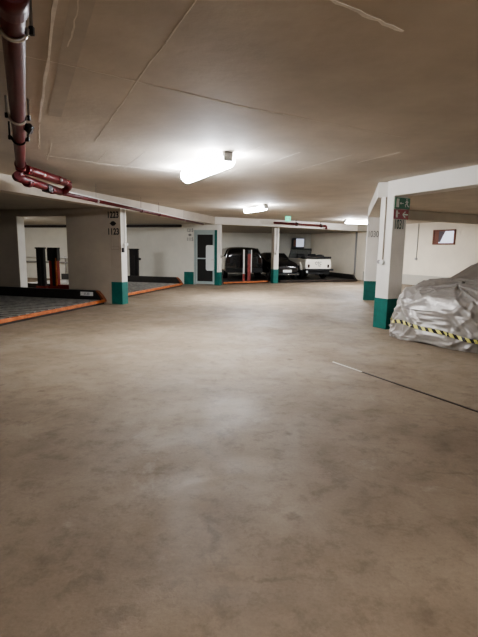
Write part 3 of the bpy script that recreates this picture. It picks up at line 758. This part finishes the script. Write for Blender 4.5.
convertible('white open convertible with black folded hood, parked on the far lift', (3.66, 20.62, .101), R(18)).scale = (.84, .92, 1)

# ------------------------------------------------------------------ covered car
def covered_car():
    ax = R(36)   # local +x = backward axis (right-away); local y+ = far side
    F0 = V((2.40, 7.44)); fd = V((math.sin(ax), -math.cos(ax)))     # far front corner, direction to near front corner
    W = 2.02
    cfr = F0 + fd*(W/2)
    t = thing('covered_car', 'car under a wrinkled silver cover tied with black and yellow tape, beside the signed pillar', 'covered car', (cfr.x, cfr.y, 0), ax)
    L_ = 4.3
    def topz(s):
        pts = [(-.1, .60), (.08, .74), (.35, .86), (1.0, .98), (1.75, 1.01), (2.5, 1.25), (2.8, 1.30), (3.3, 1.28), (3.9, 1.02), (4.2, .92), (4.4, .70)]
        for (a0, z0), (a1, z1) in zip(pts, pts[1:]):
            if s <= a1:
                k = max(0, (s-a0)/(a1-a0)); k = k*k*(3-2*k); return z0+(z1-z0)*k
        return .7
    NA, NJ = 420, 110
    def outline(k):
        # rounded rectangle param by angle (superellipse)
        a = 2*math.pi*k/NA; n = 4.6
        c, s = math.cos(a), math.sin(a)
        x = L_/2 + (L_/2)*math.copysign(abs(c)**(2/n), c); y = (W/2)*math.copysign(abs(s)**(2/n), s)
        return V((x, y))
    arc = [0.0]
    for q_ in range(NA): arc.append(arc[-1] + (outline(q_+1)-outline(q_)).length)
    def surf(k, j):
        o = outline(k); f = j/NJ
        a = 2*math.pi*k/NA
        nx = V((o.x-L_/2, o.y)); 
        nrm = V((math.copysign(abs(nx.x/(L_/2))**2.6, nx.x)/(L_/2), math.copysign(abs(nx.y/(W/2))**2.6, nx.y)/(W/2))).normalized()
        per = arc[k % (NA+1)]
        sh = .50 + .14*(topz(min(max(o.x, .3), 4.0))-.8)
        if f < .45:
            g = f/.45
            z = .012 + (sh-.012)*g
            bulge = .05*math.sin(g*math.pi*.9) + .07*(1-g)**2
            p = o + nrm*bulge
        else:
            g = (f-.45)/.55
            spine = V((min(max(o.x, .55), L_-.6), 0))
            kk = g**1.15
            p = o.lerp(spine, kk) + nrm*.02*(1-g)
            lat = abs(p.y)/(W/2)
            tz = topz(p.x)
            tz2 = tz - .10*max(0, lat)**2.5*(1 if tz < 1 else 1.6)
            e = 1-(1-min(1, g*3.2))**2.2
            z = sh + (tz2-sh)*e
        P3 = V((p.x, p.y, z))
        # folds: soft diagonal pleats + crumple
        q = V((p.x*1.6 + z*1.4, p.y*1.9 - z*.9, z*.8))
        qa = V((per*1.15 + z*1.3, z*.55, p.x*.35))
        w1 = 1-abs(noise.noise(qa*1.35))*2.6
        w2 = (1-abs(noise.noise(V((per*3.1 - z*2.6, z*1.6, 4.0))))*2.4) if f < .6 else 1-abs(noise.noise(q*3.6+V((3, 1, 7))))*2
        w3 = noise.noise(V((per*4.2, z*1.1, 2.0)))
        hemf = max(0, 1-f/.45)
        r1_ = max(0, 1-abs(noise.noise(qa*2.3))*3.6)**2; r2_ = max(0, 1-abs(noise.noise(V((per*3.4 - z*3.4, z*1.5, 4.0)))) *3.4)**2
        r3_ = max(0, 1-abs(noise.noise(q*3.1+V((9, 1, 2))))*4)**2
        amp = .026*w1 + .012*w2 + .050*r1_ + .036*r2_ + .020*r3_ - .035
        disp = amp*(.65 if f > .5 else 1.0) + .045*w3*hemf
        n3 = V((nrm.x, nrm.y, .15 if f < .45 else 1.2)).normalized() if f < .85 else V((0, 0, 1))
        P3 += n3*disp*(1.0 if f > .03 else .8)
        if j == 0: P3.z = .008 + .10*max(0, noise.noise(V((per*1.9+4, 0, 0))))**1.2
        if f > .85: pass
        P3.z = max(P3.z, .006)
        return P3
    mb = MB(); grid = [[mb.bm.verts.new(surf(k, j)) for j in range(NJ+1)] for k in range(NA)]
    for k in range(NA):
        for j in range(NJ):
            mb.bm.faces.new((grid[k][j], grid[(k+1) % NA][j], grid[(k+1) % NA][j+1], grid[k][j+1]))
    bmesh.ops.remove_doubles(mb.bm, verts=mb.bm.verts[:], dist=.0015)
    o = mb.done('fabric_cover', M['cover'], t, smooth=True)
    # tape: follows the surface around the front and both sides
    bm = bmesh.new(); uvl = bm.loops.layers.uv.new('UVMap'); prev = None; dist = 0
    rows = []
    k0, k1 = 133, 301
    for k in range(k0, k1):
        a = 2*math.pi*k/NA
        # height index: dips toward the near front corner
        jj = 27.5 - 15*max(0, min(1, (k-193)/48))
        jj += 1.7*math.sin(k*.164)
        j0 = jj-2.7; j1 = jj+2.7
        def S(jf):
            a_ = int(math.floor(jf)); fr_ = jf-a_
            p = surf(k, a_).lerp(surf(k, a_+1), fr_); o_ = outline(k); nx = V((o_.x-L_/2, o_.y)); n_ = V((math.copysign(abs(nx.x/(L_/2))**2.6, nx.x)/(L_/2), math.copysign(abs(nx.y/(W/2))**2.6, nx.y)/(W/2))).normalized()
            return p + V((n_.x, n_.y, 0))*.012
        rows.append((S(j0), S(j1)))
    vs = [(bm.verts.new(a_), bm.verts.new(b_)) for a_, b_ in rows]
    for i in range(len(rows)-1):
        f_ = bm.faces.new((vs[i][0], vs[i+1][0], vs[i+1][1], vs[i][1])); f_.smooth = True
        dl = (rows[i+1][0]-rows[i][0]).length; u0 = dist/.13; u1 = (dist+dl)/.13
        for lp, uvv in zip(f_.loops, ((u0, 0), (u1, 0), (u1, .35), (u0, .35))): lp[uvl].uv = uvv
        dist += dl
    me = bpy.data.meshes.new('hazard_tape'); bm.to_mesh(me); bm.free(); me.materials.append(M['stripe'])
    ob = bpy.data.objects.new('hazard_tape', me); COL.objects.link(ob); ob.parent = t; ob['label'] = 'black and yellow striped tape'
    return t
covered_car()

# ------------------------------------------------------------------ world, camera
wd = bpy.data.worlds.new('world'); S.world = wd; wd.use_nodes = True
wd.node_tree.nodes['Background'].inputs[0].default_value = (.8, .75, .68, 1); wd.node_tree.nodes['Background'].inputs[1].default_value = .05
cam = bpy.data.cameras.new('camera'); co = bpy.data.objects.new('camera', cam); COL.objects.link(co)
f = 440.0; cam.sensor_fit = 'HORIZONTAL'; cam.sensor_width = 36; cam.lens = f/478*36; cam.clip_start = .05; cam.clip_end = 200
pitch = math.atan(68.5/f); roll = R(.87)
F = V((0, math.cos(pitch), -math.sin(pitch))); R1 = V((1, 0, 0)); U = R1.cross(F)
R2 = R1*math.cos(roll)+U*math.sin(roll); U2 = -R1*math.sin(roll)+U*math.cos(roll)
mx = Matrix(((R2.x, U2.x, -F.x), (R2.y, U2.y, -F.y), (R2.z, U2.z, -F.z))).to_4x4()
co.matrix_world = Matrix.Translation((0, 0, 1.4)) @ mx
S.camera = co
S.view_settings.view_transform = 'AgX'
S.view_settings.look = 'AgX - Medium High Contrast'
S.view_settings.exposure = .80
